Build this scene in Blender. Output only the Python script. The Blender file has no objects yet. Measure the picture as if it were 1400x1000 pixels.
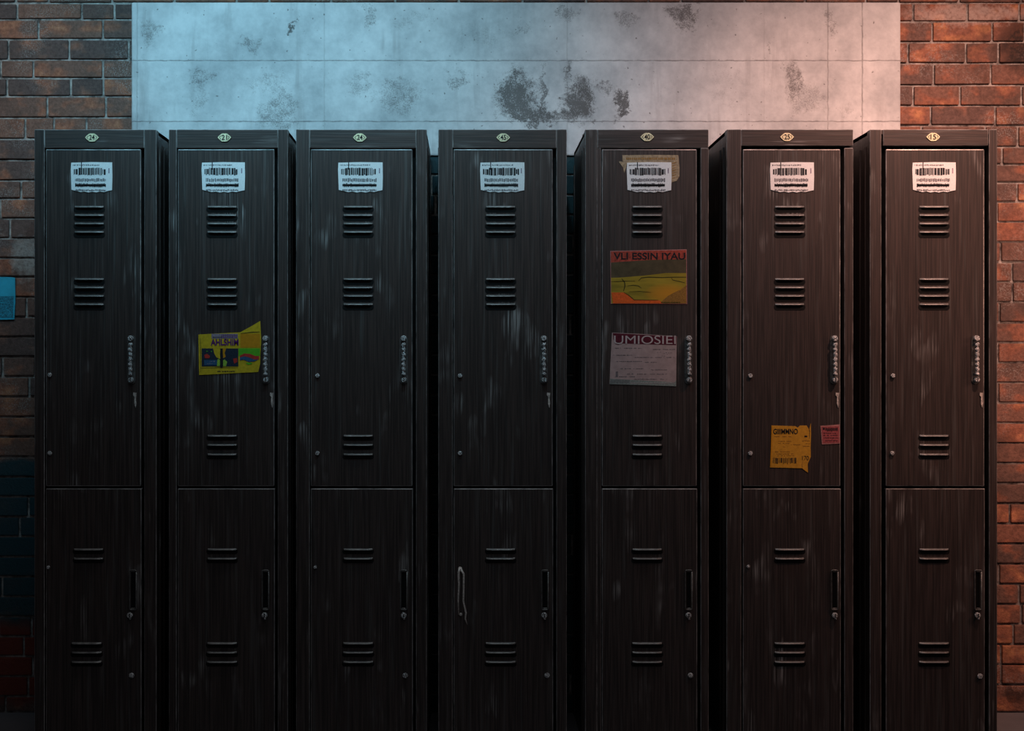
import bpy, bmesh, math, random
from mathutils import Vector, Matrix

scene = bpy.context.scene
C = scene.collection
R = random.Random(7)

# ------------------------------------------------------------------ camera
EYE_Z = 1.118          # eye height
CAM_D = 4.05           # distance camera - locker fronts (fronts at y = 0)
WALL_Y = 0.47          # brick face
S_F = 474.0            # pixels per metre at the locker fronts
S_W = S_F * CAM_D / (CAM_D + WALL_Y)
VPX, VPY = 640.0, 500.0
cam_d = bpy.data.cameras.new('camera'); cam = bpy.data.objects.new('camera', cam_d); C.objects.link(cam)
cam.location = (0, -CAM_D, EYE_Z); cam.rotation_euler = (math.pi / 2, 0, 0)
cam_d.sensor_width = 36.0; cam_d.sensor_fit = 'HORIZONTAL'
cam_d.lens = S_F * CAM_D / 1400.0 * 36.0
cam_d.shift_x = (700.0 - VPX) / 1400.0
scene.camera = cam

# ------------------------------------------------------------------ world, lights, exposure
vs = scene.view_settings
vs.view_transform = 'Standard'; vs.look = 'None'; vs.gamma = 1.0; vs.exposure = 0.0
vs.use_curve_mapping = False
w = bpy.data.worlds.new('world'); scene.world = w; w.use_nodes = True
bg = w.node_tree.nodes['Background']; bg.inputs[0].default_value = (0.8, 0.85, 1.0, 1); bg.inputs[1].default_value = 0.024


def area(name, loc, target, sx, sy, power, col, spread=180):
    d = bpy.data.lights.new(name, 'AREA'); d.shape = 'RECTANGLE'; d.size = sx; d.size_y = sy
    d.energy = power; d.color = col; d.spread = math.radians(spread)
    o = bpy.data.objects.new(name, d); C.objects.link(o); o.location = loc
    o.rotation_euler = (Vector(target) - Vector(loc)).to_track_quat('-Z', 'Y').to_euler()
    return o


def spot(name, loc, down, yaw, cone, power, col, radius=0.04, blend=1.0):
    """shaded lamp looking at the wall, tilted `down` degrees"""
    d = bpy.data.lights.new(name, 'SPOT'); d.energy = power; d.color = col
    d.spot_size = math.radians(cone); d.spot_blend = blend; d.shadow_soft_size = radius
    o = bpy.data.objects.new(name, d); C.objects.link(o); o.location = loc
    o.rotation_euler = (math.radians(90 - down), 0, math.radians(-yaw))
    return o


# three cold shaded lamps over the left half, a warm one over the right end, one warm lamp beside the row
COLD = (0.31, 0.74, 0.98)
spot('cold_lamp', (-1.16, -0.90, 2.60), 25, -2, 84, 35, COLD)
spot('cold_lamp', (-0.69, -0.90, 2.60), 25, 0, 84, 33, COLD)
spot('cold_lamp', (-0.27, -0.90, 2.60), 30, -4, 84, 22, COLD)
spot('cold_lamp', (0.08, -0.90, 2.60), 38, 0, 80, 23, (0.42, 0.76, 0.94))  # added fill, brightens the middle of the row
spot('warm_lamp', (0.91, -0.90, 2.60), 33, -2, 70, 30, (1.0, 0.62, 0.55))  # added warm fill for the middle, right of centre
spot('warm_lamp', (1.62, -0.90, 2.60), 39, -6, 76, 130, (1.0, 0.54, 0.41))
spot('left_brick_fill', (-1.95, -0.70, 2.60), 28, 6, 66, 20, (1.0, 0.78, 0.64))  # added neutral fill that lifts the left bricks
area('warm_side_lamp', (2.45, -0.6, 1.5), (2.0, 0.47, 1.0), 0.3, 0.5, 4.0, (1.0, 0.52, 0.38), 100)
area('overhead_fill', (0.2, -0.45, 3.1), (0.2, -0.40, 0.0), 3.4, 0.3, 4.5, (0.92, 0.97, 1.0), 120)  # added overhead fill so the louver lips catch highlights
area('front_fill', (0.2, -3.2, 3.2), (0.3, 0.0, 0.9), 2.0, 1.2, 6, (0.95, 0.95, 1.0), 170)  # added dim fill from the front, lifts the dark doors


# ------------------------------------------------------------------ mapping measured plane -> metres
def FX(p): return (p - VPX) / S_F
def FZ(p): return EYE_Z + (VPY - p) / S_F
def WX(p): return (p - VPX) / S_W
def WZ(p): return EYE_Z + (VPY - p) / S_W


# ------------------------------------------------------------------ node helpers
class NT:
    def __init__(s, name):
        s.m = bpy.data.materials.new(name); s.m.use_nodes = True
        s.t = s.m.node_tree; s.b = s.t.nodes['Principled BSDF']

    def n(s, kind, **kw):
        x = s.t.nodes.new(kind)
        for k, v in kw.items(): setattr(x, k, v)
        return x

    def put(s, sock, v):
        if isinstance(v, bpy.types.NodeSocket): s.t.links.new(v, sock)
        elif v is not None:
            if hasattr(sock.default_value, '__len__'):
                v = tuple(v)
                if len(sock.default_value) == 4 and len(v) == 3: v = v + (1,)
            sock.default_value = v

    def math(s, op, a, b=None, clamp=False):
        x = s.n('ShaderNodeMath', operation=op, use_clamp=clamp)
        s.put(x.inputs[0], a)
        if b is not None: s.put(x.inputs[1], b)
        return x.outputs[0]

    def rng(s, v, a, b, c=0.0, d=1.0):
        x = s.n('ShaderNodeMapRange'); x.clamp = True
        s.put(x.inputs[0], v)
        for i, q in enumerate((a, b, c, d)): s.put(x.inputs[i + 1], q)
        return x.outputs[0]

    def obj(s, rnd=0.0):
        tc = s.n('ShaderNodeTexCoord')
        if not rnd: return tc.outputs['Object']
        oi = s.n('ShaderNodeObjectInfo')
        v = s.n('ShaderNodeVectorMath', operation='ADD')
        s.put(v.inputs[0], tc.outputs['Object']); s.put(v.inputs[1], s.math('MULTIPLY', oi.outputs['Random'], rnd))
        return v.outputs[0]

    def map(s, vec, scale):
        x = s.n('ShaderNodeMapping'); s.put(x.inputs['Vector'], vec); s.put(x.inputs['Scale'], scale)
        return x.outputs[0]

    def noise(s, vec, scale, detail=3, rough=0.55, color=False):
        x = s.n('ShaderNodeTexNoise'); s.put(x.inputs['Vector'], vec)
        x.inputs['Scale'].default_value = scale; x.inputs['Detail'].default_value = detail
        x.inputs['Roughness'].default_value = rough
        return x.outputs['Color' if color else 'Fac']

    def mix(s, f, a, b, mode='MIX'):
        x = s.n('ShaderNodeMix', data_type='RGBA', blend_type=mode)
        s.put(x.inputs[0], f); s.put(x.inputs[6], a); s.put(x.inputs[7], b)
        return x.outputs[2]

    def bump(s, h, strength=0.3, dist=0.002):
        x = s.n('ShaderNodeBump'); s.put(x.inputs['Height'], h)
        x.inputs['Strength'].default_value = strength; x.inputs['Distance'].default_value = dist
        s.put(s.b.inputs['Normal'], x.outputs[0])

    def base(s, col=None, rough=None, metal=None, spec=None):
        s.put(s.b.inputs['Base Color'], col); s.put(s.b.inputs['Roughness'], rough)
        s.put(s.b.inputs['Metallic'], metal); s.put(s.b.inputs['Specular IOR Level'], spec)
        return s.m


def paint_mat(name, horiz=False, tint=(0.040, 0.029, 0.026)):
    """black enamel, brushed in one direction, scuffed down to grey"""
    n = NT(name); v = n.obj(37.0)
    fine = (6, 300, 300) if horiz else (260, 260, 5)
    fine2 = (4, 120, 160) if horiz else (110, 110, 3)
    a = n.noise(n.map(v, fine), 1.0, 3, 0.6)
    b = n.noise(n.map(v, fine2), 1.0, 2, 0.6)
    big = n.noise(v, 4.0, 3, 0.6)
    med = n.noise(n.map(v, (18, 18, 7) if not horiz else (7, 18, 22)), 1.0, 2, 0.5)
    c = n.mix(n.rng(a, 0.38, 0.66), tuple(t * 0.6 for t in tint), tuple(t * 1.7 for t in tint))
    c = n.mix(n.rng(b, 0.56, 0.72, 0, 0.5), c, (0.10, 0.095, 0.09))
    # scuffs: fine streaks only inside a few patches
    patch = n.math('MULTIPLY', n.rng(med, 0.58, 0.72), n.rng(a, 0.46, 0.66))
    patch = n.math('MULTIPLY', patch, n.rng(big, 0.42, 0.6))
    c = n.mix(patch, c, (0.34, 0.33, 0.32))
    n.bump(a, 0.25, 0.0012)
    return n.base(c, n.rng(a, 0.3, 0.7, 0.52, 0.34), 0.0, 0.45)


def simple(name, col, rough=0.6, metal=0.0, mott=0.15, scale=60, spec=0.4, bump=0.0):
    n = NT(name); v = n.obj(11.0)
    f = n.noise(v, scale, 3, 0.6)
    c = n.mix(n.rng(f, 0.3, 0.7), tuple(x * (1 - mott) for x in col), tuple(min(1, x * (1 + mott)) for x in col))
    if bump: n.bump(f, bump, 0.001)
    return n.base(c, rough, metal, spec)


M_V = paint_mat('black_enamel_vertical')
M_H = paint_mat('black_enamel_horizontal', True)
M_EDGE = simple('worn_edge_highlight', (0.32, 0.30, 0.29), 0.35, 0.4, 0.6, 25, 0.6)  # worn edges, made paler to carry the edge highlights in their colour
M_DARK = simple('slot_black', (0.006, 0.006, 0.006), 0.7, 0, 0.2, 40, 0.15)  # near-black that paints the shade inside slots, recesses and door gaps
M_LIP = simple('louver_lip', (0.18, 0.17, 0.163), 0.36, 0.2, 0.35, 60, 0.6)  # paler than the enamel, puts the lip highlights into the colour
M_PULL = simple('dark_pull_metal', (0.11, 0.105, 0.10), 0.35, 0.3, 0.5, 90, 0.6)
M_BENT = simple('bare_bent_metal', (0.62, 0.55, 0.50), 0.5, 0.3, 0.5, 200, 0.5)
M_FLOOR = None


def chrome():
    n = NT('pitted_chrome'); v = n.obj(9.0)
    f = n.noise(v, 520, 2, 0.5)
    n.bump(f, 0.9, 0.003)
    c = n.mix(n.rng(f, 0.46, 0.56), (0.05, 0.05, 0.05), (0.95, 0.95, 0.95))
    return n.base(c, 0.32, 0.12, 0.8)


M_CHROME = chrome()
M_PLATE = simple('plate_ivory_brass', (0.80, 0.72, 0.46), 0.45, 0.1, 0.25, 300)
M_INK = simple('black_ink', (0.015, 0.015, 0.018), 0.7, 0, 0.3, 200, 0.2)
M_GREYINK = simple('faded_ink', (0.12, 0.11, 0.12), 0.7, 0, 0.3, 200, 0.2)
M_PAPER = simple('white_label_paper', (0.80, 0.80, 0.80), 0.75, 0, 0.08, 400, 0.2)
M_TAN = simple('old_tan_paper', (0.33, 0.25, 0.16), 0.8, 0, 0.35, 150, 0.2)
M_YEL = simple('yellow_flyer_paper', (0.62, 0.43, 0.02), 0.75, 0, 0.15, 120, 0.2)
M_ORG = simple('orange_print', (0.60, 0.26, 0.01), 0.75, 0, 0.1, 120, 0.2)
M_GRN = simple('green_print', (0.10, 0.45, 0.02), 0.75, 0, 0.1, 120, 0.2)
M_RED = simple('red_print', (0.50, 0.04, 0.03), 0.75, 0, 0.2, 120, 0.2)
M_PUR = simple('purple_print', (0.10, 0.015, 0.14), 0.75, 0, 0.2, 120, 0.2)
M_LAV = simple('lavender_print', (0.30, 0.24, 0.30), 0.75, 0, 0.3, 300, 0.2)
M_NAVY = simple('navy_print', (0.02, 0.03, 0.05), 0.75, 0, 0.7, 500, 0.2)
M_BLUE = simple('blue_print', (0.03, 0.10, 0.20), 0.75, 0, 0.3, 300, 0.2)
M_LIME = simple('lime_print', (0.30, 0.50, 0.06), 0.75, 0, 0.3, 300, 0.2)
M_PINK = simple('rosy_notice_paper', (0.42, 0.31, 0.30), 0.8, 0, 0.12, 60, 0.2)
M_PALE = simple('pale_lettering', (0.50, 0.42, 0.42), 0.8, 0, 0.1, 100, 0.2)
M_MAR = simple('maroon_print', (0.10, 0.012, 0.025), 0.75, 0, 0.3, 100, 0.2)
M_GGRN = simple('grey_green_strip', (0.25, 0.28, 0.26), 0.75, 0, 0.35, 300, 0.2)
M_OLV = simple('dark_olive_print', (0.085, 0.065, 0.035), 0.75, 0, 0.25, 40, 0.2)
M_VEIN = simple('dark_vein_print', (0.05, 0.045, 0.01), 0.75, 0, 0.25, 40, 0.2)
M_HOT = simple('hot_orange_print', (0.75, 0.12, 0.02), 0.75, 0, 0.2, 200, 0.2)
M_BRN = simple('brown_speckle_print', (0.28, 0.14, 0.03), 0.75, 0, 0.6, 700, 0.2)
M_DRED = simple('dull_red_print', (0.36, 0.06, 0.04), 0.75, 0, 0.4, 150, 0.2)
M_NOTE = simple('orange_note_paper', (0.60, 0.30, 0.03), 0.8, 0, 0.15, 120, 0.2)
M_STK = simple('red_sticker_paper', (0.36, 0.085, 0.09), 0.8, 0, 0.25, 200, 0.2)
M_STKE = simple('red_sticker_border', (0.45, 0.20, 0.19), 0.8, 0, 0.2, 200, 0.2)
M_CYAN = simple('blue_sheet', (0.03, 0.42, 0.62), 0.7, 0, 0.15, 30, 0.3)
M_CYAND = simple('blue_sheet_scribble', (0.02, 0.20, 0.30), 0.7, 0, 0.6, 200, 0.3)


def olive_print():
    n = NT('poster_field_print'); v = n.obj()
    a = n.noise(n.map(v, (8, 8, 60)), 1.0, 3, 0.6)
    c = n.mix(n.rng(a, 0.35, 0.7), (0.24, 0.18, 0.02), (0.42, 0.30, 0.03))
    sx = n.n('ShaderNodeSeparateXYZ'); n.put(sx.inputs[0], v)
    dx = n.math('DIVIDE', n.math('SUBTRACT', sx.outputs[0], FX(912)), 0.060)
    dz = n.math('DIVIDE', n.math('SUBTRACT', sx.outputs[2], FZ(402)), 0.028)
    d = n.math('ADD', n.math('MULTIPLY', dx, dx), n.math('MULTIPLY', dz, dz))
    c = n.mix(n.rng(d, 0.0, 1.3, 0.9, 0.0), c, (0.58, 0.25, 0.02))
    return n.base(c, 0.75, 0, 0.2)


M_FIELD = olive_print()


# ------------------------------------------------------------------ mesh helpers
def box(bm, x0, x1, y0, y1, z0, z1, bev=0.0, mi=0, bmi=None, seg=1):
    """axis box; bevelled edges may take another material slot"""
    t = bmesh.new()
    bmesh.ops.create_cube(t, size=1.0)
    for v in t.verts:
        v.co = Vector(((x0 + x1) / 2 + v.co.x * (x1 - x0), (y0 + y1) / 2 + v.co.y * (y1 - y0), (z0 + z1) / 2 + v.co.z * (z1 - z0)))
    for f in t.faces: f.material_index = mi
    if bev > 0:
        r = bmesh.ops.bevel(t, geom=list(t.edges), offset=bev, segments=seg, affect='EDGES', profile=0.5)
        if bmi is not None:
            for f in r['faces']: f.material_index = bmi
    merge(bm, t)


def merge(bm, t):
    me = bpy.data.meshes.new('t'); t.to_mesh(me); t.free(); bm.from_mesh(me); bpy.data.meshes.remove(me)


def flat(bm, pts, y, th, mi=0):
    """flat outline in the x/z plane with its front at y and a real thickness behind"""
    t = bmesh.new()
    a = [t.verts.new((x, y, z)) for x, z in pts]
    b = [t.verts.new((x, y + th, z)) for x, z in pts]
    t.faces.new(a); t.faces.new(list(reversed(b)))
    n = len(a)
    for i in range(n): t.faces.new((a[i], b[i], b[(i + 1) % n], a[(i + 1) % n]))
    for f in t.faces: f.material_index = mi
    bmesh.ops.recalc_face_normals(t, faces=t.faces)
    merge(bm, t)


def fpts(px): return [(FX(a), FZ(b)) for a, b in px]


def tube(bm, pts, r, seg=8, mi=0, cap=True):
    t = bmesh.new(); rings = []
    pts = [Vector(p) for p in pts]
    for i, p in enumerate(pts):
        d = (pts[min(i + 1, len(pts) - 1)] - pts[max(i - 1, 0)]).normalized()
        u = d.cross(Vector((0, 1, 0)))
        if u.length < 0.01: u = d.cross(Vector((1, 0, 0)))
        u.normalize(); v = d.cross(u).normalized()
        rr = r[i] if isinstance(r, (list, tuple)) else r
        rings.append([t.verts.new(p + (u * math.cos(q) + v * math.sin(q)) * rr) for q in [2 * math.pi * k / seg for k in range(seg)]])
    for a, b in zip(rings, rings[1:]):
        for k in range(seg): t.faces.new((a[k], a[(k + 1) % seg], b[(k + 1) % seg], b[k]))
    if cap: t.faces.new(rings[0]); t.faces.new(rings[-1])
    for f in t.faces: f.material_index = mi; f.smooth = True
    bmesh.ops.recalc_face_normals(t, faces=t.faces)
    merge(bm, t)


def knob(bm, x, y, z, r, depth, mi=0, slot=None):
    """domed round knob standing out towards -y"""
    t = bmesh.new(); rings = []; seg = 14
    prof = [(r * 0.75, 0), (r * 0.75, -depth * 0.4), (r, -depth * 0.45), (r, -depth * 0.75), (r * 0.8, -depth), (r * 0.25, -depth * 1.04)]
    for rr, dy in prof:
        rings.append([t.verts.new((x + rr * math.cos(2 * math.pi * k / seg), y + dy, z + rr * math.sin(2 * math.pi * k / seg))) for k in range(seg)])
    for a, b in zip(rings, rings[1:]):
        for k in range(seg): t.faces.new((a[k], a[(k + 1) % seg], b[(k + 1) % seg], b[k]))
    t.faces.new(rings[0]); t.faces.new(rings[-1])
    for f in t.faces: f.material_index = mi
    bmesh.ops.recalc_face_normals(t, faces=t.faces)
    merge(bm, t)
    if slot is not None: box(bm, x - r * 0.15, x + r * 0.15, y - depth * 1.1, y - depth * 0.9, z - r * 0.6, z + r * 0.6, 0, slot)


def text(bm, s, x0, x1, z0, z1, y, mi=0, shear=0.0, bold=0.0):
    cu = bpy.data.curves.new('t', 'FONT'); cu.body = s; cu.size = 1.0; cu.offset = bold; cu.extrude = 0.0; cu.shear = shear
    o = bpy.data.objects.new('t', cu)
    me = o.to_mesh()
    if len(me.vertices):
        xs = [v.co.x for v in me.vertices]; ys = [v.co.y for v in me.vertices]
        ax, bx, ay, by = min(xs), max(xs), min(ys), max(ys)
        t = bmesh.new(); t.from_mesh(me)
        for v in t.verts:
            v.co = Vector((x0 + (v.co.x - ax) / (bx - ax) * (x1 - x0), y, z0 + (v.co.y - ay) / max(1e-6, by - ay) * (z1 - z0)))
        for f in t.faces: f.material_index = mi
        merge(bm, t)
    o.to_mesh_clear(); bpy.data.objects.remove(o); bpy.data.curves.remove(cu)


def build(name, bm, mats, parent=None, label=None):
    me = bpy.data.meshes.new(name); bm.to_mesh(me); bm.free()
    for m in (mats if isinstance(mats, (list, tuple)) else [mats]): me.materials.append(m)
    o = bpy.data.objects.new(name, me); C.objects.link(o)
    if parent is not None:
        o.parent = parent
        p = parent; off = Vector((0, 0, 0))
        while p: off += p.location; p = p.parent
        me.transform(Matrix.Translation(-off))
    if label: o['label'] = label
    return o


def thing(o, label, cat, group=None):
    o['label'] = label; o['category'] = cat
    if group: o['group'] = group
    return o


def structure(o, label=None):
    o['kind'] = 'structure'
    if label: o['label'] = label
    return o


# ------------------------------------------------------------------ setting: brick wall
PX0, PX1, PZT = WX(181), WX(1229.6), WZ(4.5)      # plaster panel outline
def brick_mat():
    n = NT('old_brick'); v = n.obj()
    at = n.n('ShaderNodeAttribute'); at.attribute_name = 'brick'; r = at.outputs['Fac']
    sx = n.n('ShaderNodeSeparateXYZ'); n.put(sx.inputs[0], v); X, Z = sx.outputs[0], sx.outputs[2]
    cr = n.n('ShaderNodeValToRGB'); e = cr.color_ramp.elements
    cols = [(0.0, (0.13, 0.088, 0.08)), (0.3, (0.23, 0.125, 0.095)), (0.55, (0.34, 0.14, 0.09)), (0.8, (0.45, 0.19, 0.11)), (1.0, (0.58, 0.26, 0.13))]
    e[0].position = 0; e[0].color = cols[0][1] + (1,); e[1].position = 1; e[1].color = cols[-1][1] + (1,)
    for p, c in cols[1:-1]:
        q = e.new(p); q.color = c + (1,)
    m = n.noise(n.map(v, (14, 14, 19)), 1.0, 2, 0.5)
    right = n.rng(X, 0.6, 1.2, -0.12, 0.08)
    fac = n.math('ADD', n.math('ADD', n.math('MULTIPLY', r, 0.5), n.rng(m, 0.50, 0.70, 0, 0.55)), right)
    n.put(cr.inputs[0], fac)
    f = n.noise(v, 90, 4, 0.7)
    c = n.mix(n.rng(f, 0.35, 0.7, 0.55, 1.0), (0, 0, 0), cr.outputs[0])
    soot = n.noise(v, 5.0, 3, 0.6)
    c = n.mix(n.rng(soot, 0.52, 0.7, 0, 0.6), c, (0.05, 0.04, 0.036))
    # whitish lime bloom
    lime = n.math('MULTIPLY', n.rng(n.noise(v, 8, 2, 0.5), 0.5, 0.66), n.rng(n.noise(v, 230, 2, 0.6), 0.5, 0.64))
    c = n.mix(n.math('MULTIPLY', lime, 0.35), c, (0.42, 0.42, 0.40))
    # old mural paint on the lower left: teal field over a dark red one
    wob = n.math('MULTIPLY', n.math('SUBTRACT', n.noise(v, 7, 3, 0.6), 0.5), 0.12)
    zz = n.math('ADD', Z, wob)
    left = n.rng(X, -1.30, -1.29, 1, 0)
    teal = n.math('MULTIPLY', n.math('MULTIPLY', n.rng(zz, WZ(640), WZ(632), 1, 0), n.rng(zz, WZ(860), WZ(835), 0, 1)), left)
    redp = n.math('MULTIPLY', n.math('MULTIPLY', n.rng(zz, WZ(860), WZ(840), 1, 0), n.rng(zz, WZ(965), WZ(950), 0, 1)), left)
    c = n.mix(n.math('MULTIPLY', teal, 0.9), c, (0.012, 0.055, 0.068))
    c = n.mix(n.math('MULTIPLY', redp, 0.9), c, (0.17, 0.03, 0.02))
    # soot mark and bleached patches that the wall carries
    wb = n.math('MULTIPLY', n.math('SUBTRACT', n.noise(v, 15, 4, 0.7), 0.5), 0.12)
    for bx, by, rx, rz, s0, colr in ((1400, 62, 34, 34, 0.9, (0.02, 0.018, 0.017)), (1325, 20, 80, 13, 0.55, (0.55, 0.45, 0.40)), (36, 352, 22, 26, 0.6, (0.42, 0.42, 0.40)),
                                     (1387, 948, 16, 12, 0.8, (0.03, 0.02, 0.02))):
        dx = n.math('DIVIDE', n.math('SUBTRACT', n.math('ADD', X, wb), WX(bx)), rx / S_W)
        dz = n.math('DIVIDE', n.math('SUBTRACT', n.math('ADD', Z, wb), WZ(by)), rz / S_W)
        dd = n.math('ADD', n.math('MULTIPLY', dx, dx), n.math('MULTIPLY', dz, dz))
        mk = n.math('MULTIPLY', n.rng(dd, 0.4, 1.6, s0, 0), n.rng(f, 0.3, 0.55, 0.45, 1.0))
        c = n.mix(mk, c, colr)
    # shade of the locker gaps, painted dark green-blue on the brick below the panel
    gap_shade = n.math('MULTIPLY', n.rng(X, PX0, PX0 + 0.01), n.rng(X, PX1 - 0.01, PX1, 1, 0))
    gap_shade = n.math('MULTIPLY', gap_shade, n.rng(Z, WZ(208), WZ(206), 1, 0))
    c = n.mix(gap_shade, c, (0.022, 0.050, 0.058))
    n.bump(n.noise(v, 120, 4, 0.7), 0.7, 0.004)
    return n.base(c, 0.85, 0, 0.25)


def mortar_mat():
    n = NT('mortar'); v = n.obj()
    f = n.noise(v, 30, 4, 0.7)
    c = n.mix(n.rng(f, 0.35, 0.65), (0.09, 0.075, 0.07), (0.46, 0.42, 0.39))
    n.bump(n.noise(v, 200, 3, 0.7), 0.6, 0.004)
    return n.base(c, 0.9, 0, 0.2)


bm = bmesh.new()
lay = bm.faces.layers.float.new('brick')
XL, XR, ZT = WX(-760), WX(1960), WZ(-560)
GAP = 0.0075


def one_brick(x0, x1, z0, z1, val):
    t = bmesh.new(); bmesh.ops.create_cube(t, size=1.0)
    d = R.uniform(-0.001, 0.004) if x1 < 0 else R.uniform(0.001, 0.008)
    for v in t.verts:
        v.co = Vector(((x0 + x1) / 2 + v.co.x * (x1 - x0), WALL_Y + 0.006 + v.co.y * (0.02 + d), (z0 + z1) / 2 + v.co.z * (z1 - z0) + R.uniform(-1, 1) * 0.0012))
    bmesh.ops.bevel(t, geom=list(t.edges), offset=0.0032, segments=2, affect='EDGES', profile=0.6)
    tl = t.faces.layers.float.new('brick')
    for f in t.faces: f[tl] = val; f.smooth = False
    merge(bm, t)


def row(y0, y1, joints, xa, xb):
    """one course between image heights y0/y1 (lower value = higher), joints in metres"""
    js = [xa] + [j for j in sorted(joints) if xa + 0.02 < j < xb - 0.02] + [xb]
    for a, b in zip(js, js[1:]):
        one_brick(a + GAP / 2, b - GAP / 2, WZ(y1) + GAP / 2, WZ(y0) - GAP / 2, R.random())


def fill_joints(known, xa, xb, phase):
    js = [WX(k) for k in known]
    if not js: js = [xa + 0.21 * phase]
    p = min(js)
    while p > xa: p -= R.choice((0.205, 0.2, 0.195, 0.105)); js.append(p)
    p = max(js)
    while p < xb: p += R.choice((0.205, 0.2, 0.195, 0.105)); js.append(p)
    return js


ly = [-24, 4.5, 27, 54, 82, 107, 132, 161, 190, 219, 247, 272, 299, 326, 353, 379]
lj = {27: [24, 112], 54: [53, 141], 82: [12, 95, 176], 107: [46, 141], 132: [10, 97], 161: [65, 145], 190: [35, 74], 326: [14]}
ry = [-24, 4.5, 30, 58, 87, 117, 145, 172, 201, 225, 250, 276]
rj = {30: [1248, 1322, 1393], 58: [1274, 1356], 87: [1241, 1320], 117: [1276, 1354], 145: [1248, 1312, 1396], 172: [1272, 1360], 201: [1391], 276: [1390]}
while ly[-1] < 960: ly.append(ly[-1] + 27.3)
while ry[-1] < 960: ry.append(ry[-1] + 27.5)
ly[-1] = ry[-1] = 974.0
for ys, kj, xa, xb in ((ly, lj, XL, PX0 + 0.01), (ry, rj, PX1 - 0.01, XR)):
    for i in range(1, len(ys) - 1):
        y0, y1 = ys[i], ys[i + 1]
        row(y0, y1, fill_joints(kj.get(y1, []), xa, xb, R.random()), xa, xb)
y = 212.0
while y < 960:
    row(y, min(974.0, y + 27.3), fill_joints([], PX0 + 0.01, PX1 - 0.01, R.random()), PX0 + 0.01, PX1 - 0.01); y += 27.3
y = 4.5
k = 0
while y > -560:
    row(y - 27.5, y, fill_joints([], XL, XR, 0.5 * (k % 2) + 0.1), XL, XR); y -= 27.5; k += 1
brick_faces = len(bm.faces)
box(bm, XL, XR, WALL_Y + 0.003, WALL_Y + 0.2, 0.0, ZT, 0, 1)
structure(build('wall_back', bm, [brick_mat(), mortar_mat()]), 'old brick wall behind the lockers, brown on the left and red on the right')


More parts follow.
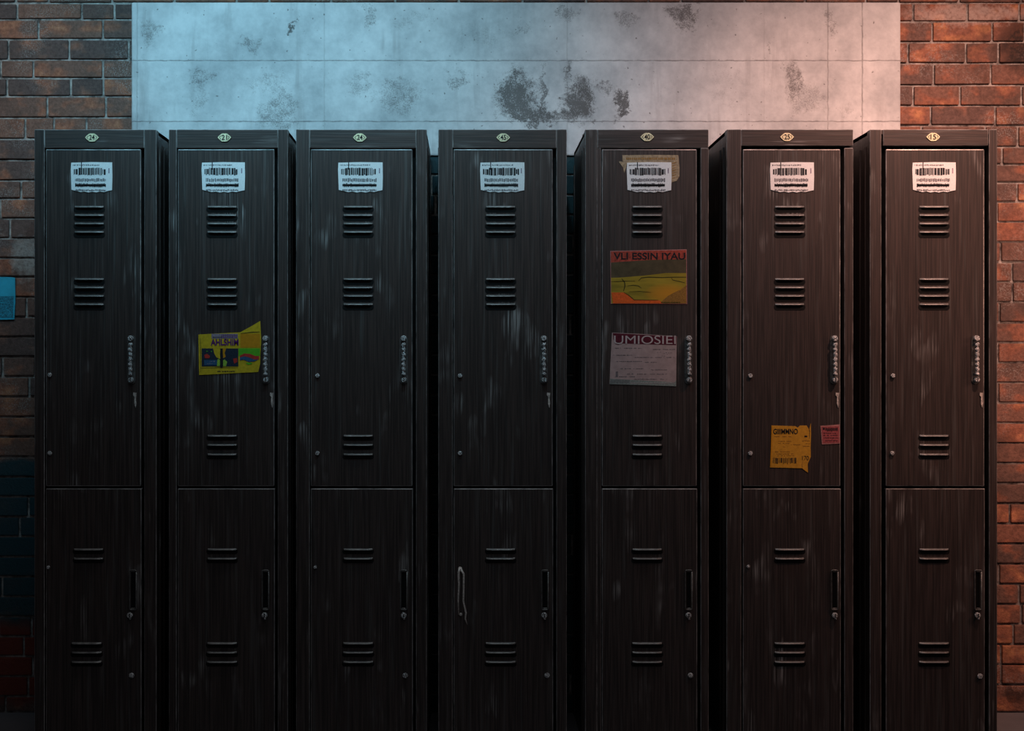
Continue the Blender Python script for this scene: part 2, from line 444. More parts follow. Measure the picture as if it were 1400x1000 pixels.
# rendered panel on the wall above/behind the lockers
def panel_mat():
    n = NT('stained_plaster'); v = n.obj()
    sx = n.n('ShaderNodeSeparateXYZ'); n.put(sx.inputs[0], v)
    w1 = n.math('MULTIPLY', n.math('SUBTRACT', n.noise(v, 16, 5, 0.75), 0.5), 0.17)
    w2 = n.math('MULTIPLY', n.math('SUBTRACT', n.noise(n.map(v, (1, -1, 1)), 19, 5, 0.75), 0.5), 0.17)
    X = n.math('ADD', sx.outputs[0], w1); Z = n.math('ADD', sx.outputs[2], w2)
    blots = [(708, 128, 24, 36, 1.0), (730, 158, 46, 11, .95), (793, 140, 20, 32, 1.0), (770, 158, 24, 10, .8), (743, 128, 5, 36, .8), (830, 122, 12, 12, .7),
             (849, 145, 9, 20, 1.0), (776, 100, 6, 14, .8), (1084, 112, 11, 24, .75), (1104, 138, 25, 22, .5), (384, 152, 26, 32, .65), (372, 112, 26, 14, .5),
             (278, 105, 17, 10, .65), (275, 135, 10, 28, .45), (395, 36, 6, 9, 1.0), (543, 132, 32, 24, .6), (494, 118, 14, 20, .5), (628, 112, 17, 9, .65), (505, 20, 10, 16, .65),
             (205, 48, 14, 22, .6), (934, 18, 30, 10, .8), (933, 32, 13, 12, .7), (855, 28, 16, 9, .6), (711, 40, 12, 6, .6), (1132, 35, 6, 22, .6),
             (1050, 70, 5, 7, .7), (776, 22, 16, 9, .6), (344, 62, 7, 8, .6), (1155, 150, 14, 12, .35), (560, 28, 30, 10, .4), (660, 52, 40, 22, .35), (1000, 120, 40, 30, .28)]
    acc = None
    for bx, by, rx, rz, s in blots:
        dx = n.math('DIVIDE', n.math('SUBTRACT', X, WX(bx)), rx / S_W)
        dz = n.math('DIVIDE', n.math('SUBTRACT', Z, WZ(by)), rz / S_W)
        d = n.math('ADD', n.math('MULTIPLY', dx, dx), n.math('MULTIPLY', dz, dz))
        q = n.rng(d, 0.35, 1.9, s, 0)
        acc = q if acc is None else n.math('MAXIMUM', acc, q)
    sp = n.noise(v, 240, 3, 0.7)
    mid = n.noise(v, 45, 3, 0.65)
    thr = n.math('ADD', n.math('MULTIPLY', sp, 0.75), n.math('MULTIPLY', mid, 0.5))
    hit = n.rng(n.math('ADD', thr, n.math('MULTIPLY', acc, 0.32)), 0.72, 0.92)
    hit = n.math('MULTIPLY', hit, n.rng(acc, 0.05, 0.9, 0.0, 0.85))
    # small scattered pits and long faint runs
    pits = n.rng(n.noise(v, 75, 2, 0.4), 0.70, 0.75, 0, 0.8)
    run = n.math('MULTIPLY', n.rng(n.noise(n.map(v, (30, 30, 3.0)), 1.0, 3, 0.6), 0.55, 0.75), n.rng(n.noise(v, 6, 2, 0.5), 0.42, 0.62, 0, 0.6))
    base = n.mix(n.rng(n.noise(v, 5, 5, 0.7), 0.32, 0.66), (0.38, 0.39, 0.40), (0.68, 0.68, 0.68))
    c = n.mix(run, base, (0.30, 0.29, 0.29))
    c = n.mix(pits, c, (0.16, 0.15, 0.15))
    c = n.mix(hit, c, (0.07, 0.062, 0.058))
    # joints between the cast boards
    wob = n.math('MULTIPLY', n.math('SUBTRACT', n.noise(v, 40, 3, 0.6), 0.5), 0.006)
    zz = n.math('ADD', sx.outputs[2], wob); xx = n.math('ADD', sx.outputs[0], wob)
    line = None
    brk = n.noise(v, 22, 3, 0.7)
    for yy in (84.5, 167.5, 251, 334, 417):
        q = n.rng(n.math('ABSOLUTE', n.math('SUBTRACT', zz, WZ(yy))), 0.0006, 0.0026, 0.7, 0)
        line = q if line is None else n.math('MAXIMUM', line, q)
    for xq, s in ((189, .3), (444, .22), (775, .25), (1043, .12), (1130, .5), (1177, .7)):
        q = n.rng(n.math('ABSOLUTE', n.math('SUBTRACT', xx, WX(xq))), 0.0008, 0.003, s, 0)
        line = n.math('MAXIMUM', line, q)
    c = n.mix(n.math('MULTIPLY', line, n.rng(brk, 0.35, 0.6, 0.45, 1.0)), c, (0.10, 0.09, 0.085))
    n.bump(n.math('SUBTRACT', n.math('SUBTRACT', n.noise(v, 60, 4, 0.6), line), hit), 0.35, 0.003)
    return n.base(c, 0.8, 0, 0.3)


bm = bmesh.new()
box(bm, PX0, PX1, WALL_Y - 0.016, WALL_Y + 0.02, WZ(214), PZT, 0.006, 0, seg=2)
structure(build('wall_panel', bm, panel_mat()), 'pale stained plaster panel on the brick wall above the lockers')


def floor_mat():
    n = NT('concrete_floor'); v = n.obj()
    f = n.noise(v, 6, 5, 0.6)
    c = n.mix(f, (0.10, 0.10, 0.11), (0.22, 0.21, 0.22))
    n.bump(n.noise(v, 80, 3, 0.6), 0.3, 0.002)
    return n.base(c, 0.6, 0, 0.4)


bm = bmesh.new(); box(bm, XL, XR, -6.0, WALL_Y + 0.2, -0.1, 0.0, 0, 0)
structure(build('floor', bm, floor_mat()))

# ------------------------------------------------------------------ lockers
DOOR_Y = 0.004      # door face, just behind the frame face
TOPZ = FZ(177)
DEPTH = 0.435


def louver_vent(parent, cx, ys, wd=43, deep=True):
    bm = bmesh.new()
    x0, x1 = FX(cx - wd / 2), FX(cx + wd / 2)
    for yy in ys:
        zt = FZ(yy - 1.0)
        h = 0.0185 if deep else 0.0150
        r = h * 0.42
        # black pill plate standing in for the shaded opening under the hood
        pts = []
        for k in range(7):
            a = math.pi / 2 + math.pi * k / 6
            pts.append((x0 + r + r * math.cos(a), zt - h / 2 + h / 2 * math.sin(a)))
        for k in range(7):
            a = -math.pi / 2 + math.pi * k / 6
            pts.append((x1 - r + r * math.cos(a), zt - h / 2 + h / 2 * math.sin(a)))
        flat(bm, pts, DOOR_Y - 0.0008, 0.003, 1)
        # hood: raised lip whose lower edge stands away from the door
        t = bmesh.new(); n = 10; rows = []
        prof = [(-0.0005, 0.0012), (-0.0045, -0.0004), (-0.0074, -0.0028), (-0.0072, -0.0042), (-0.0035, -0.0048), (0.0, -0.0050)]
        for k in range(n + 1):
            u = k / n; x = x0 + 0.004 + (x1 - x0 - 0.008) * u
            e = min(1.0, min(u, 1 - u) * 9) ** 0.5 if 0 < u < 1 else 0.15
            rows.append([t.verts.new((x, DOOR_Y + py * e, zt + pz)) for py, pz in prof])
        for a, b in zip(rows, rows[1:]):
            for j in range(len(prof) - 1): t.faces.new((a[j], a[j + 1], b[j + 1], b[j]))
        for f in t.faces: f.smooth = True
        bmesh.ops.recalc_face_normals(t, faces=t.faces)
        merge(bm, t)
    return build('louver_vent', bm, [M_LIP, M_DARK], parent)


def upper_handle(parent, x):
    bm = bmesh.new(); X = FX(x); yb = DOOR_Y
    # dark backing plate
    pts = []
    for k in range(9):
        a = math.pi * k / 8; pts.append((X + 0.0115 * math.cos(a), FZ(464) + 0.0115 * math.sin(a)))
    for k in range(9):
        a = math.pi + math.pi * k / 8; pts.append((X + 0.0115 * math.cos(a), FZ(520) + 0.0115 * math.sin(a)))
    flat(bm, pts, yb - 0.003, 0.005, 1)
    knob(bm, X, yb - 0.002, FZ(463), 0.0085, 0.016, 0)
    # notched grip bar
    P = []; r = []
    n = 26
    for k in range(n + 1):
        z = FZ(469) + (FZ(513) - FZ(469)) * k / n
        P.append((X + 0.0012 * math.sin(k * 2.1), yb - 0.016, z)); r.append(0.0042 + 0.0022 * (k % 4 in (1, 2)))
    tube(bm, P, r, 10, 0)
    tube(bm, [(X, yb - 0.002, FZ(470)), (X, yb - 0.016, FZ(471))], 0.004, 8, 0)
    tube(bm, [(X, yb - 0.002, FZ(512)), (X, yb - 0.016, FZ(511))], 0.004, 8, 0)
    knob(bm, X + 0.001, yb - 0.002, FZ(519.5), 0.0082, 0.015, 0, 1)
    return build('handle', bm, [M_CHROME, M_PULL], parent, 'pitted chrome handle')


def lower_handle(parent, x, kx):
    bm = bmesh.new(); X = FX(x); yb = DOOR_Y
    a, b = FZ(780), FZ(834); hw = 0.0095
    pts = []
    for cx, cz, s in ((X + hw - .004, a - .004, 0), (X - hw + .004, a - .004, 1), (X - hw + .004, b + .004, 2), (X + hw - .004, b + .004, 3)):
        for k in range(4):
            q = math.pi / 2 * (s + k / 3); pts.append((cx + .004 * math.cos(q), yb - 0.006, cz + .004 * math.sin(q)))
    pts.append(pts[0])
    tube(bm, pts, 0.0022, 7, 0)
    box(bm, X - hw * 0.7, X + hw * 0.7, yb - 0.0012, yb + 0.002, b + .003, a - .003, 0, 1)
    for z in (a - 0.003, b + 0.003): box(bm, X - 0.006, X + 0.006, yb - 0.007, yb + 0.001, z - 0.002, z + 0.002, 0.0006, 0)
    build('handle', bm, [M_PULL, M_DARK], parent, 'dark loop pull handle')
    bm = bmesh.new(); knob(bm, FX(kx), yb, FZ(841.5), 0.0085, 0.013, 0, 1)
    tube(bm, [(FX(kx), yb - 0.010, FZ(843)), (FX(kx) + 0.002, yb - 0.011, FZ(847))], 0.003, 7, 0)
    return build('lock', bm, [M_CHROME, M_DARK], parent, 'small chrome lock')


def rivet(parent, x, y, r=0.0065):
    bm = bmesh.new(); knob(bm, FX(x), DOOR_Y, FZ(y), r, 0.007, 0)
    return build('rivet', bm, [M_CHROME], parent)


def latch_tab(parent, x, mat):
    bm = bmesh.new()
    p = [(x - 2, 537), (x + 2.5, 537.5), (x + 1.6, 545), (x + 2.2, 552), (x + 1.2, 558), (x - .6, 552), (x - .4, 543), (x - 2.2, 540.5)]
    flat(bm, fpts(p), DOOR_Y - 0.0025, 0.004, 0)
    return build('latch_tab', bm, [mat], parent)


def barcode_label(parent, x0, x1, rr):
    bm = bmesh.new(); y0, y1 = 222, 261
    yb = DOOR_Y - 0.0022
    edge = [(x0 + .6, y0 + .4), (x0 + (x1 - x0) * .5, y0 - .4), (x1, y0), (x1 + .3, y0 + 20), (x1 - .2, y1 - 1)]
    k = 0
    for q in range(9):
        u = q / 8; edge.append((x1 - 6 - (x1 - x0 - 14) * u, y1 + (1.3 if q % 2 else .1) + 1.0 * math.sin(u * 3.14)))
    edge += [(x0 + 1, y1 - 1.5), (x0, y0 + 10)]
    flat(bm, fpts(edge), yb, 0.002, 0)
    yp = yb - 0.0004
    W = x1 - x0

    def bar(a, b, c, d, mi): flat(bm, fpts([(a, c), (b, c), (b, d), (a, d)]), yp, 0.0003, mi)
    # faint heading marks
    x = x0 + 3
    while x < x1 - 17:
        ww = rr.uniform(.5, 1.6); bar(x, x + ww, y0 + 3 + rr.uniform(-.4, .4), y0 + 4.2 + rr.uniform(0, .8), 2); x += ww + rr.uniform(.4, 1.2)
    bar(x0 + 14, x0 + 15.2, y0 - .5, y0 + 10, 1)
    # barcode
    x = x0 + 4
    while x < x1 - 9:
        ww = rr.choice((.5, .8, 1.2, 1.9, 2.6)); e = 0 if x0 + 9 < x < x1 - 14 else 1.6
        bar(x, x + ww, y0 + 7.5 + e + rr.uniform(-.3, .5), y0 + 17.5 - e * .5 + rr.uniform(-.8, .8), 1); x += ww + rr.choice((.35, .5, .8))
    bar(x1 - 5, x1 - 3.5, y0 + 8, y0 + 15, 3)
    # text line, heavy line, lower line
    for (ya, yb2, d, mi) in ((22.0, 26.5, .45, 2), (29.0, 33.6, .15, 1), (37.0, 39.2, .3, 2)):
        x = x0 + 6
        while x < x1 - 9:
            ww = rr.uniform(.6, 1.6); bar(x, min(x + ww, x1 - 8), y0 + ya + rr.uniform(-.5, .9), y0 + yb2 + rr.uniform(-.9, .5), mi)
            x += ww + rr.uniform(.5, 1.0) * d * 1.6
        if mi == 1: bar(x0 + 7, x1 - 9, y0 + ya + 1.6, y0 + yb2 - 1.5, 1)
    return build('barcode_label', bm, [M_PAPER, M_INK, M_GREYINK, M_LAV], parent, 'white paper label with a barcode and smudged lines')


def number_plate(parent, cx, cy, num):
    bm = bmesh.new()
    o = [(-9.3, 0), (-7.2, -2.4), (-4, -5), (-1.5, -5.6), (0, -5.3), (1.5, -5.6), (4, -5), (7.2, -2.4), (9.3, 0), (7, 2.6), (3.6, 5.4), (0, 5.7), (-3.6, 5.4), (-7, 2.6)]
    yb = -0.003
    flat(bm, fpts([(cx + a, cy + b) for a, b in o]), yb, 0.005, 0)
    # engraved side strokes and the number
    for s in (-1, 1):
        flat(bm, fpts([(cx + s * 7.2, cy - .3), (cx + s * 4.9, cy - 2.6), (cx + s * 4.5, cy - 2.0), (cx + s * 6.4, cy), (cx + s * 4.6, cy + 2.2), (cx + s * 5.0, cy + 2.8)]), yb - 0.0004, 0.0003, 1)
    text(bm, num, FX(cx - 3.9), FX(cx + 3.9), FZ(cy + 3.6), FZ(cy - 3.6), yb - 0.0005, 1, 0, 0.02)
    return build('number_plate', bm, [M_PLATE, M_INK], parent, 'small brass plate with the number ' + num)


LK = [  # left, right, door l, door r, plate x, number, label x0, x1, vent x, upper handle x, lower handle x, lock x
    dict(l=47, r=213.8, dl=62, dr=192.3, px=126, n='24', b=(96.5, 153), v=121.5, uh=179.5, lh=182, lk=178, v3=False, riv=[(68, 513), (68, 620)], lriv=[(66, 776)], kn=(180, 924), style=0, tab=184),
    dict(l=230.8, r=393.6, dl=242.5, dr=374.8, px=307, n='21', b=(275.4, 334.5), v=303.3, uh=363.5, lh=363, lk=362, v3=True, riv=[], lriv=[], kn=None, style=0, tab=371),
    dict(l=404.8, r=583.4, dl=424.5, dr=563.8, px=492, n='24', b=(462, 523), v=489.5, uh=552, lh=552, lk=552, v3=True, riv=[(434, 514), (434, 620)], lriv=[(431, 776)], kn=(554, 924), style=0, tab=None),
    dict(l=599.4, r=774.8, dl=620, dr=755.8, px=688, n='45', b=(656.3, 717), v=684.5, uh=743.5, lh=745, lk=744, v3=False, riv=[(629, 514), (629, 620)], lriv=[], kn=(748, 924), style=0, tab=750),
    dict(l=800, r=968.8, dl=823, dr=953, px=884.7, n='40', b=(857, 918), v=885, uh=941.5, lh=941.5, lk=941, v3=True, riv=[], lriv=[], kn=(944, 924), style=1, tab=None),
    dict(l=993.4, r=1166.5, dl=1016, dr=1149.5, px=1075.8, n='25', b=(1053, 1113), v=1080, uh=1140.5, lh=1141, lk=1141, v3=False, riv=[(1026, 514), (1026, 620)], lriv=[(1023, 775)], kn=None, style=2, tab=1145),
    dict(l=1189.4, r=1363.4, dl=1211.6, dr=1346.5, px=1275.5, n='15', b=(1247.6, 1307), v=1277.5, uh=1334, lh=1337, lk=1336, v3=True, riv=[(1221, 514), (1220, 620)], lriv=[], kn=(1340, 925), style=3, tab=1342),
]
LABELS = [
    'black metal locker at the left end of the row, beside the brown brick wall',
    'black metal locker with the torn yellow flyer stuck beside its handle',
    'bare black metal locker between the yellow-flyer locker and the one with a bent hook',
    'black metal locker with a pale bent metal hook hanging on its lower door',
    'black metal locker carrying the landscape poster and the rosy notice',
    'black metal locker with the torn orange note and small red sticker near its middle',
    'black metal locker at the right end of the row, beside the red brick wall',
]
BW = 0.0016
for i, L in enumerate(LK):
    rr = random.Random(100 + i)
    x0, x1 = FX(L['l']), FX(L['r']); dl, dr = FX(L['dl']), FX(L['dr']); st = L['style']
    root = bpy.data.objects.new('locker', None); C.objects.link(root)
    root.location = ((x0 + x1) / 2, DEPTH / 2, 0.0); root.empty_display_size = 0.2
    bpy.context.view_layer.update()
    thing(root, LABELS[i], 'locker', 'row of tall black metal lockers')
    # widths of the frame posts
    lp = dl - 0.0025; rp = dr + (0.0105 if st != 3 else 0.012)
    hz = FZ(202.5 if st < 2 else 199.5)          # lower edge of header
    bm = bmesh.new()
    # left and right posts
    lpx = lp if st != 1 else FX(816.4)
    if st in (0,):
        box(bm, x0, lp, 0, 0.03, 0.0, TOPZ, BW, 0, 1)
        box(bm, rp, x1, 0, 0.03, 0.0, TOPZ, BW, 0, 1)
    elif st == 1:
        box(bm, x0, lpx, 0, 0.03, 0.0, TOPZ, BW, 0, 1)
        box(bm, lpx, lp, 0.002, 0.03, 0.0, hz, 0.001, 0, 1)
        box(bm, rp, x1, 0, 0.03, 0.0, hz, BW, 0, 1)
    elif st == 2:
        box(bm, x0, lp - 0.003, 0, 0.03, 0.0, TOPZ, BW, 0, 1)
        box(bm, rp, x1, 0, 0.03, 0.0, hz - 0.006, BW, 0, 1)
    else:
        box(bm, x0, FX(1205), 0, 0.03, 0.0, TOPZ, BW, 0, 1)
        box(bm, FX(1352.3), x1, 0, 0.03, 0.0, TOPZ, BW, 0, 1)
    # outer skin: sides, top, back, floor plate
    box(bm, x0 + 0.001, x0 + 0.013, 0.028, DEPTH, 0.0, TOPZ - 0.001, 0.001, 0)
    box(bm, x1 - 0.013, x1 - 0.001, 0.028, DEPTH, 0.0, TOPZ - 0.001, 0.001, 0)
    box(bm, x0 + 0.001, x1 - 0.001, 0.003, DEPTH, TOPZ - 0.014, TOPZ - 0.0012, 0.001, 0)
    box(bm, x0 + 0.013, x1 - 0.013, DEPTH - 0.01, DEPTH, 0.0, TOPZ - 0.014, 0, 0)
    box(bm, x0 + 0.013, x1 - 0.013, 0.03, DEPTH - 0.01, FZ(667.5) - 0.006, FZ(667.5) + 0.006, 0, 2)
    # pressed ribs on the side sheets
    for yy in (0.045, 0.10, DEPTH - 0.03):
        box(bm, x0 - 0.0022, x0 + 0.002, yy, yy + 0.018, 0.01, TOPZ - 0.045, 0.001, 0)
        box(bm, x1 - 0.002, x1 + 0.0022, yy, yy + 0.018, 0.01, TOPZ - 0.045, 0.001, 0)
    # black sheet standing in for interior shade behind the door gaps, bottom rail
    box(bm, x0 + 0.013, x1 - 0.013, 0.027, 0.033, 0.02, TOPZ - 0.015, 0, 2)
    box(bm, lp, rp, 0.001, 0.027, 0.0, FZ(1016), 0.001, 0, 1)
    build('cabinet_body', bm, [M_V, M_EDGE, M_DARK], root)
    # header
    bm = bmesh.new()
    hx0, hx1 = {0: (lp, rp), 1: (lpx + 0.0005, x1), 2: (lp - 0.003, x1), 3: (FX(1207.4), FX(1351.2))}[st]
    box(bm, hx0 + 0.0003, hx1 - (0.0003 if st != 0 else 0.0003), -0.0005 if st >= 2 else 0.0003, 0.027, hz, TOPZ - 0.0003, BW, 0, 1)
    build('header_rail', bm, [M_H, M_EDGE], root)
    number_plate(root, L['px'], 188.2 if i not in (4, 5, 6) else 187.5, L['n'])
    # doors
    bm = bmesh.new(); dz1, dz0 = FZ(203.8), FZ(665.4)
    box(bm, dl, dr, DOOR_Y, 0.024, dz0, dz1, 0.0024, 0, 1, 2)
    ud = build('upper_door', bm, [M_V, M_EDGE], root)
    bm = bmesh.new()
    box(bm, dl, dr + 0.0015, DOOR_Y, 0.024, FZ(1014), FZ(668.4), 0.0024, 0, 1, 2)
    ld = build('lower_door', bm, [M_V, M_EDGE], root)
    barcode_label(ud, L['b'][0], L['b'][1], rr)
    louver_vent(ud, L['v'], (283, 294.5, 306, 317.5)); 
    if i != 4: louver_vent(ud, L['v'], (382, 393.5, 405, 416.5))
    if L['v3']: louver_vent(ud, L['v'], (596.5, 609, 622), 43, False)
    louver_vent(ld, L['v'] + (0 if i > 0 else -1), (752, 764.5), 43, False)
    louver_vent(ld, L['v'] + (0 if i > 0 else -3.5), (880.5, 893, 906), 44, False)
    upper_handle(ud, L['uh']); lower_handle(ld, L['lh'], L['lk'])
    if L['tab']: latch_tab(ud, L['tab'], M_BENT)
    for (a, b) in L['riv']: rivet(ud, a, b)
    for (a, b) in L['lriv']: rivet(ld, a, b, 0.005)
    if L['kn']: rivet(ld, L['kn'][0], L['kn'][1], 0.0078)
    if i == 3:   # bent hook on the lower door
        bm = bmesh.new()
        yb = DOOR_Y
        tube(bm, [(FX(627), yb - .004, FZ(841)), (FX(626.5), yb - .006, FZ(820)), (FX(627.5), yb - .007, FZ(800)), (FX(627), yb - .006, FZ(783)), (FX(629), yb - .004, FZ(777))], [.002, .0025, .003, .0035, .004], 8)
        tube(bm, [(FX(629), yb - .004, FZ(777)), (FX(634), yb - .008, FZ(785)), (FX(634), yb - .010, FZ(800)), (FX(633.5), yb - .010, FZ(822)), (FX(637), yb - .009, FZ(838)), (FX(636), yb - .009, FZ(846)), (FX(639), yb - .010, FZ(854))], [.004, .003, .0028, .0026, .0028, .0024, .001], 8)
        knob(bm, FX(630), yb, FZ(840.5), 0.0045, 0.006, 0); knob(bm, FX(629), yb, FZ(778), 0.006, 0.006, 0)
        build('bent_hook', bm, [M_BENT], ld, 'pale bent metal hook')
    if i == 4:
        bm = bmesh.new()
        p = [(851, 212), (890, 211.6), (927.6, 212), (929.3, 230), (929, 241), (925.5, 247), (917, 250), (917, 224), (857, 224), (856, 229), (853.6, 236.5), (852, 229), (847, 222), (846.5, 220.5), (851.5, 221)]
        flat(bm, fpts(p), DOOR_Y - 0.0012, 0.002, 0)
        for q in range(26):
            a = 856 + q * 2.6 + rr.uniform(-.5, .5); flat(bm, fpts([(a, 215.5), (a + 1.5, 215.2), (a + 1.7, 218.2), (a + .2, 218.4)]), DOOR_Y - 0.0015, 0.0003, 1)
        for q in range(7):
            a = 222 + q * 3.4; flat(bm, fpts([(919, a + 1), (924 + rr.uniform(0, 3), a - .6), (925, a), (919.5, a + 2)]), DOOR_Y - 0.0015, 0.0003, 1)
        build('torn_label', bm, [M_TAN, M_BRN], ud, 'older tan paper label torn at its edges')


# ------------------------------------------------------------------ papers stuck on the doors
PY = DOOR_Y - 0.0016           # face of a sheet: it lies on the door


def rect(bm, a, b, c, d, mi, lv=1): flat(bm, fpts([(a, c), (b, c), (b, d), (a, d)]), PY - 0.0004 * lv, 0.00035, mi)
def poly(bm, pts, mi, lv=1): flat(bm, fpts(pts), PY - 0.0004 * lv, 0.00035, mi)


def strokes(bm, a, b, y, h, mi, rr, lv=1, dens=.7, drop=0.0):
    x = a
    while x < b:
        ww = rr.uniform(.6, 2.4)
        yy = y + drop * (x - a) / max(1, b - a)
        if rr.random() < dens: rect(bm, x, min(b, x + ww), yy + rr.uniform(-.2, .2), yy + h + rr.uniform(-.2, .2), mi, lv)
        x += ww + rr.uniform(.3, .8)


def stripe(bm, pts, w_, mi, lv=1):
    """narrow printed line along image points"""
    up = []; dn = []
    for j, (a, b) in enumerate(pts):
        p, q = pts[max(0, j - 1)], pts[min(len(pts) - 1, j + 1)]
        dx, dy = q[0] - p[0], q[1] - p[1]; l = math.hypot(dx, dy) or 1
        k = w_ / 2 * (0.5 if j in (0, len(pts) - 1) else 1)
        up.append((a - dy / l * k, b + dx / l * k)); dn.append((a + dy / l * k, b - dx / l * k))
    poly(bm, up + dn[::-1], mi, lv)


rr = random.Random(5)
# yellow flyer
bm = bmesh.new()
flat(bm, fpts([(271, 457.6), (300, 456), (328, 454.6), (342, 447), (355.6, 439), (356.4, 455), (357, 468), (356, 482), (355.6, 497), (352.8, 508.8), (310, 511), (272, 513), (271.4, 485)]), PY, 0.0016, 0)
mats = [M_YEL, M_ORG, M_GRN, M_RED, M_PUR, M_LAV, M_NAVY, M_BLUE, M_LIME, M_INK]
rect(bm, 328.4, 355.4, 456.5, 475.3, 1)
stripe(bm, [(329, 456), (342, 454.6), (355, 453.8)], .9, 9, 2)
rect(bm, 326, 355.4, 476.4, 487, 2)
poly(bm, [(328, 486), (334, 483.5), (342, 484), (349, 487), (354, 487), (354, 491.5), (348, 492), (340, 489), (332, 488), (328, 491)], 3, 2)
poly(bm, [(328, 489), (334, 487.4), (341, 489), (348, 492), (353, 491.5), (348, 494.4), (340, 495), (333, 492), (328, 493)], 7, 3)
poly(bm, [(336, 496.4), (343, 496), (345, 497.6), (340, 499), (337, 498)], 2, 2)
rect(bm, 275.5, 325.6, 476.6, 501.4, 6)
poly(bm, [(291, 476.7), (302, 476.7), (300.5, 484), (301, 491), (296, 489), (293, 484)], 0, 2)
poly(bm, [(304, 476.7), (309, 476.7), (307, 483), (308.5, 488), (305, 490)], 1, 2)
rect(bm, 301, 304.5, 476.7, 503, 9, 3)
rect(bm, 279, 296.5, 492.5, 499.5, 7, 2)
strokes(bm, 281, 295, 494, .8, 5, rr, 3); strokes(bm, 281, 293, 497, .8, 5, rr, 3)
poly(bm, [(279, 485.5), (283, 484), (287, 487), (286, 490), (280, 490)], 3, 2)
strokes(bm, 282, 290, 480, 1.2, 2, rr, 2, .8)
poly(bm, [(297, 492), (299, 490.6), (300.8, 493), (300.5, 500.6), (296.4, 500.6)], 8, 3)
poly(bm, [(304.8, 493), (307, 491.6), (310.5, 495), (309, 500.8), (305, 500.8)], 8, 3)
poly(bm, [(318.5, 490.5), (324, 489.8), (324.5, 495), (320, 497.5)], 3, 2)
rect(bm, 289, 325, 456.6, 463.2, 5, 1)
for q in range(13): rect(bm, 303 + q * 1.7, 303.8 + q * 1.7, 457.4, 462.4, 4, 2)
for q in range(8): rect(bm, 291 + q * 1.6, 291.9 + q * 1.6, 460.5, 462, 9, 2)
text(bm, 'AHLSHIM', FX(288), FX(326), FZ(472.6), FZ(463.6), PY - 0.0012, 4, 0, 0.03)
strokes(bm, 297, 321, 507.4, 1.4, 9, rr, 1, .9)
stripe(bm, [(273.6, 462), (274.2, 480), (274, 509)], .6, 9, 1)
stripe(bm, [(274, 503.5), (300, 502.8), (325, 503)], .6, 9, 1)
thing(build('flyer', bm, mats), 'torn yellow flyer with purple letters and a green corner, on the second locker', 'flyer')

# landscape poster
bm = bmesh.new()
flat(bm, fpts([(834.6, 343.2), (939, 341), (939.6, 416), (835, 415.6)]), PY, 0.0014, 0)
mats = [M_STKE, M_DRED, M_OLV, M_FIELD, M_VEIN, M_HOT, M_BRN, M_INK, M_ORG]
poly(bm, [(835.3, 344), (938.3, 342), (938.4, 354.5), (890, 355.5), (835.3, 359)], 1)
poly(bm, [(835.3, 359), (890, 355.5), (938.4, 354.5), (938.5, 373.5), (910, 373.5), (880, 377), (850, 379.5), (835.4, 380)], 2)
poly(bm, [(835.4, 380), (850, 379.5), (880, 377), (910, 373.5), (938.5, 373.5), (938.8, 415.2), (835.8, 415)], 3)
poly(bm, [(836, 400), (853, 400), (860, 405), (867, 410.6), (902, 411), (906, 415.1), (838, 415)], 5, 2)
poly(bm, [(905, 412), (913, 405), (922, 400), (931, 396), (938.6, 390), (938.8, 415.1), (906, 415.1)], 6, 2)
stripe(bm, [(850, 381), (854, 386), (854.5, 391), (852.5, 398)], 1.5, 4, 2)
stripe(bm, [(836, 385), (845, 385), (853, 384.6), (868, 384.5)], .9, 4, 2)
stripe(bm, [(873, 384), (877, 380), (886, 379), (906, 379.5), (922, 379), (938, 379)], 1.1, 4, 2)
stripe(bm, [(858, 391), (866, 390), (873, 391), (877, 394)], .9, 4, 2)
stripe(bm, [(853, 400), (860, 404), (867, 410), (900, 410.5)], .9, 4, 3)
stripe(bm, [(918, 380), (920, 383), (930, 385), (937, 387)], .8, 4, 2)
stripe(bm, [(860, 399), (875, 398.5), (890, 400)], .7, 4, 2)
text(bm, 'VLI ESSIN IYAU', FX(839), FX(937), FZ(355), FZ(345.5), PY - 0.0009, 7, 0, 0.02)
strokes(bm, 904, 930, 413, 1.2, 4, rr, 3, .9)
thing(build('poster', bm, mats), 'small landscape poster with a red heading and ochre field, on the fifth locker door', 'poster')

# rosy notice
bm = bmesh.new()
flat(bm, fpts([(836.8, 455), (880, 457), (925.6, 460.2), (925, 495), (924.6, 528.6), (880, 527), (833.4, 525.6), (834.6, 498)]), PY, 0.0016, 0)
mats = [M_PINK, M_MAR, M_PALE, M_GREYINK, M_GGRN]
poly(bm, [(838, 455.6), (925, 460.4), (924.6, 472), (880, 470.8), (850, 469.6), (846, 471.8), (842, 471), (838.6, 464)], 1)
text(bm, 'UMIOSIEI', FX(839.5), FX(924), FZ(470.6), FZ(459), PY - 0.0009, 2, 0, 0.0)
poly(bm, [(834, 518), (900, 521.5), (921, 523), (921, 525), (924.6, 520), (924.5, 528.4), (880, 526.8), (833.6, 525.4)], 4)
for (a, b, yy) in ((841, 877, 475.8), (893, 923, 477.5), (838, 866, 485.5), (868, 922, 488.5), (843, 878, 494), (882, 903, 495.2), (848, 888, 504), (888, 912, 505.5), (856, 912, 511.3), (841, 868, 515), (867, 912, 518.4)):
    strokes(bm, a, b, yy, .75, 3, rr, 1, .72)
for q in range(10): a = 895 + rr.uniform(0, 22); b = 481 + rr.uniform(0, 9); rect(bm, a, a + 1, b, b + .6, 3)
strokes(bm, 842, 845, 508, 7, 3, rr, 1, 1)
for q in range(14): a = 835 + q * 1.9; rect(bm, a, a + .8, 519.4, 524.4, 3, 2)
strokes(bm, 862, 920, 523.6, .8, 2, rr, 2, .9)
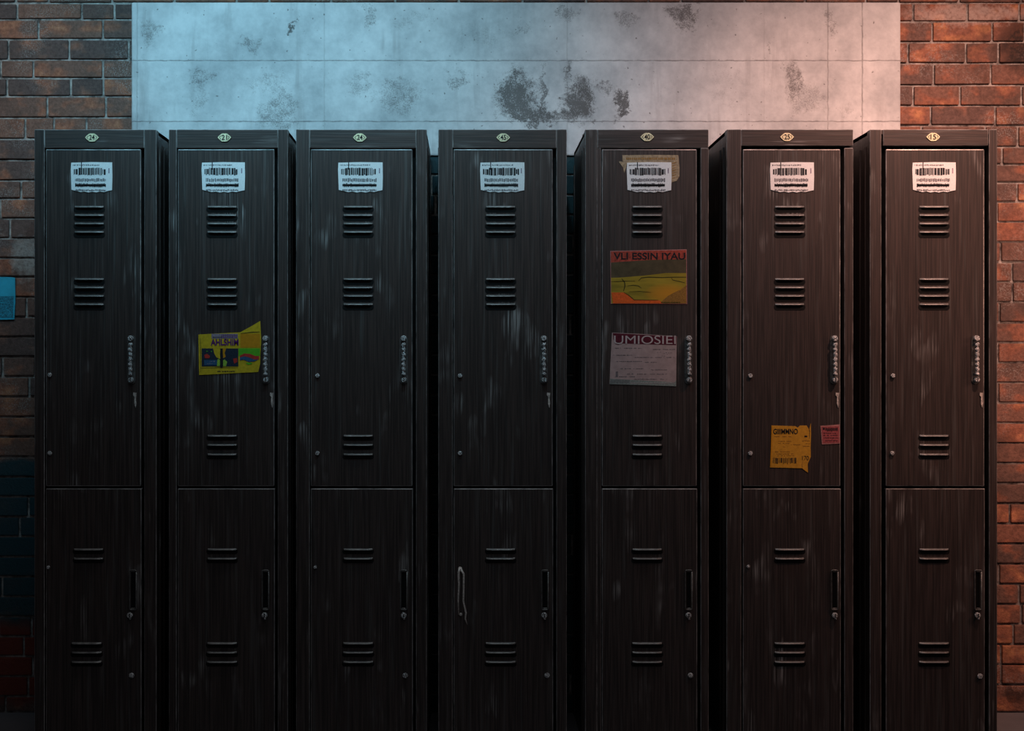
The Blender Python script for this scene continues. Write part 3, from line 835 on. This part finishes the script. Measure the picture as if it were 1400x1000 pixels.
thing(build('notice', bm, mats), 'rosy grey paper notice with large pale letters in a maroon band', 'notice')

# orange torn note
bm = bmesh.new()
flat(bm, fpts([(1055, 582), (1088, 583.2), (1091, 585.2), (1094, 582.2), (1103, 582.2), (1105.6, 586), (1106.4, 589), (1108.8, 579), (1109.2, 594), (1108.6, 610), (1108.8, 625), (1104.6, 634.6), (1105, 646.6), (1101, 644), (1097, 640.6), (1075, 640), (1053, 639.6), (1054.4, 610)]), PY, 0.0016, 0)
mats = [M_NOTE, M_INK, M_BRN, M_ORG]
poly(bm, [(1055.2, 582.6), (1056.6, 582.8), (1056, 610), (1054.8, 639), (1053.4, 639)], 3)
text(bm, 'GIIIMMNO', FX(1057.5), FX(1091), FZ(594), FZ(586.5), PY - 0.0006, 1, 0, 0.02)
for (a, b, yy) in ((1059, 1082, 596.8), (1064, 1086, 603.3), (1064, 1080, 606), (1082, 1094, 608), (1097, 1107, 602.6), (1071, 1074, 611), (1060, 1080, 617.6), (1058, 1087, 620.5), (1061, 1087, 623), (1100, 1108, 606.5), (1098, 1107, 610)):
    strokes(bm, a, b, yy, .7, 2, rr, 1, .8)
rect(bm, 1100, 1104, 596, 598, 1)
x = 1057
while x < 1088:
    ww = rr.choice((.6, .9, 1.4)); rect(bm, x, x + ww, 626 + rr.uniform(0, .8), 634 + rr.uniform(-1.5, .6), 1); x += ww + rr.choice((.6, .9, 1.3))
text(bm, '170', FX(1097), FX(1106), FZ(629.6), FZ(623.6), PY - 0.0006, 1, 0, 0.0)
stripe(bm, [(1098, 631), (1096.6, 636), (1097.4, 640)], .6, 2)
stripe(bm, [(1105.8, 585), (1107.2, 590), (1107, 600)], .8, 1)
thing(build('paper_note', bm, mats), 'torn orange paper note with a barcode along its foot, on the sixth locker', 'note')

# red sticker
bm = bmesh.new()
flat(bm, fpts([(1122, 582.6), (1138, 581.6), (1148.6, 580.6), (1149, 606.8), (1124.2, 608), (1123, 595)]), PY, 0.0014, 0)
poly(bm, [(1123.6, 584), (1147.2, 583), (1147.6, 605.4), (1125.2, 606.2)], 1)
rect(bm, 1125.4, 1127.8, 585, 588, 2, 2)
for q in range(9): rect(bm, 1129 + q * 1.9, 1130.3 + q * 1.9, 585 + rr.uniform(0, .8), 589.6 + rr.uniform(-.8, .6), 2, 2)
for yy in (592.3, 595.2, 598.6, 602.4): strokes(bm, 1126, 1146, yy, .8, 2, rr, 2, .85)
thing(build('sticker', bm, [M_STKE, M_STK, M_INK]), 'small square red sticker near the right edge of a locker door', 'sticker')

# blue sheet on the brick wall at the left edge
bm = bmesh.new()
wy = WALL_Y - 0.0115
flat(bm, [(WX(-48), WZ(381)), (WX(10), WZ(379)), (WX(22), WZ(380)), (WX(22.4), WZ(410)), (WX(21), WZ(437)), (WX(-20), WZ(438)), (WX(-47), WZ(436))], wy, 0.004, 0)
flat(bm, [(WX(-46), WZ(406)), (WX(20.6), WZ(405.4)), (WX(19.6), WZ(435)), (WX(-44), WZ(434))], wy - 0.0006, 0.0005, 1)
for q in range(60):
    a = rr.uniform(-40, 15); b = rr.uniform(409, 430); an = rr.uniform(0, 3.1); l = rr.uniform(2, 5)
    pts = [(a + math.cos(an) * l * u + math.sin(u * 5) * 1.0, b + math.sin(an) * l * u * .7) for u in (0, .33, .66, 1)]
    dx, dy = -math.sin(an) * .4, math.cos(an) * .4
    o = [(WX(p + dx), WZ(q2 + dy)) for p, q2 in pts] + [(WX(p - dx), WZ(q2 - dy)) for p, q2 in reversed(pts)]
    flat(bm, o, wy - 0.0012, 0.0005, 0)
thing(build('wall_sheet', bm, [M_CYAN, M_CYAND]), 'bright blue printed sheet on the brown brick wall left of the lockers', 'poster')
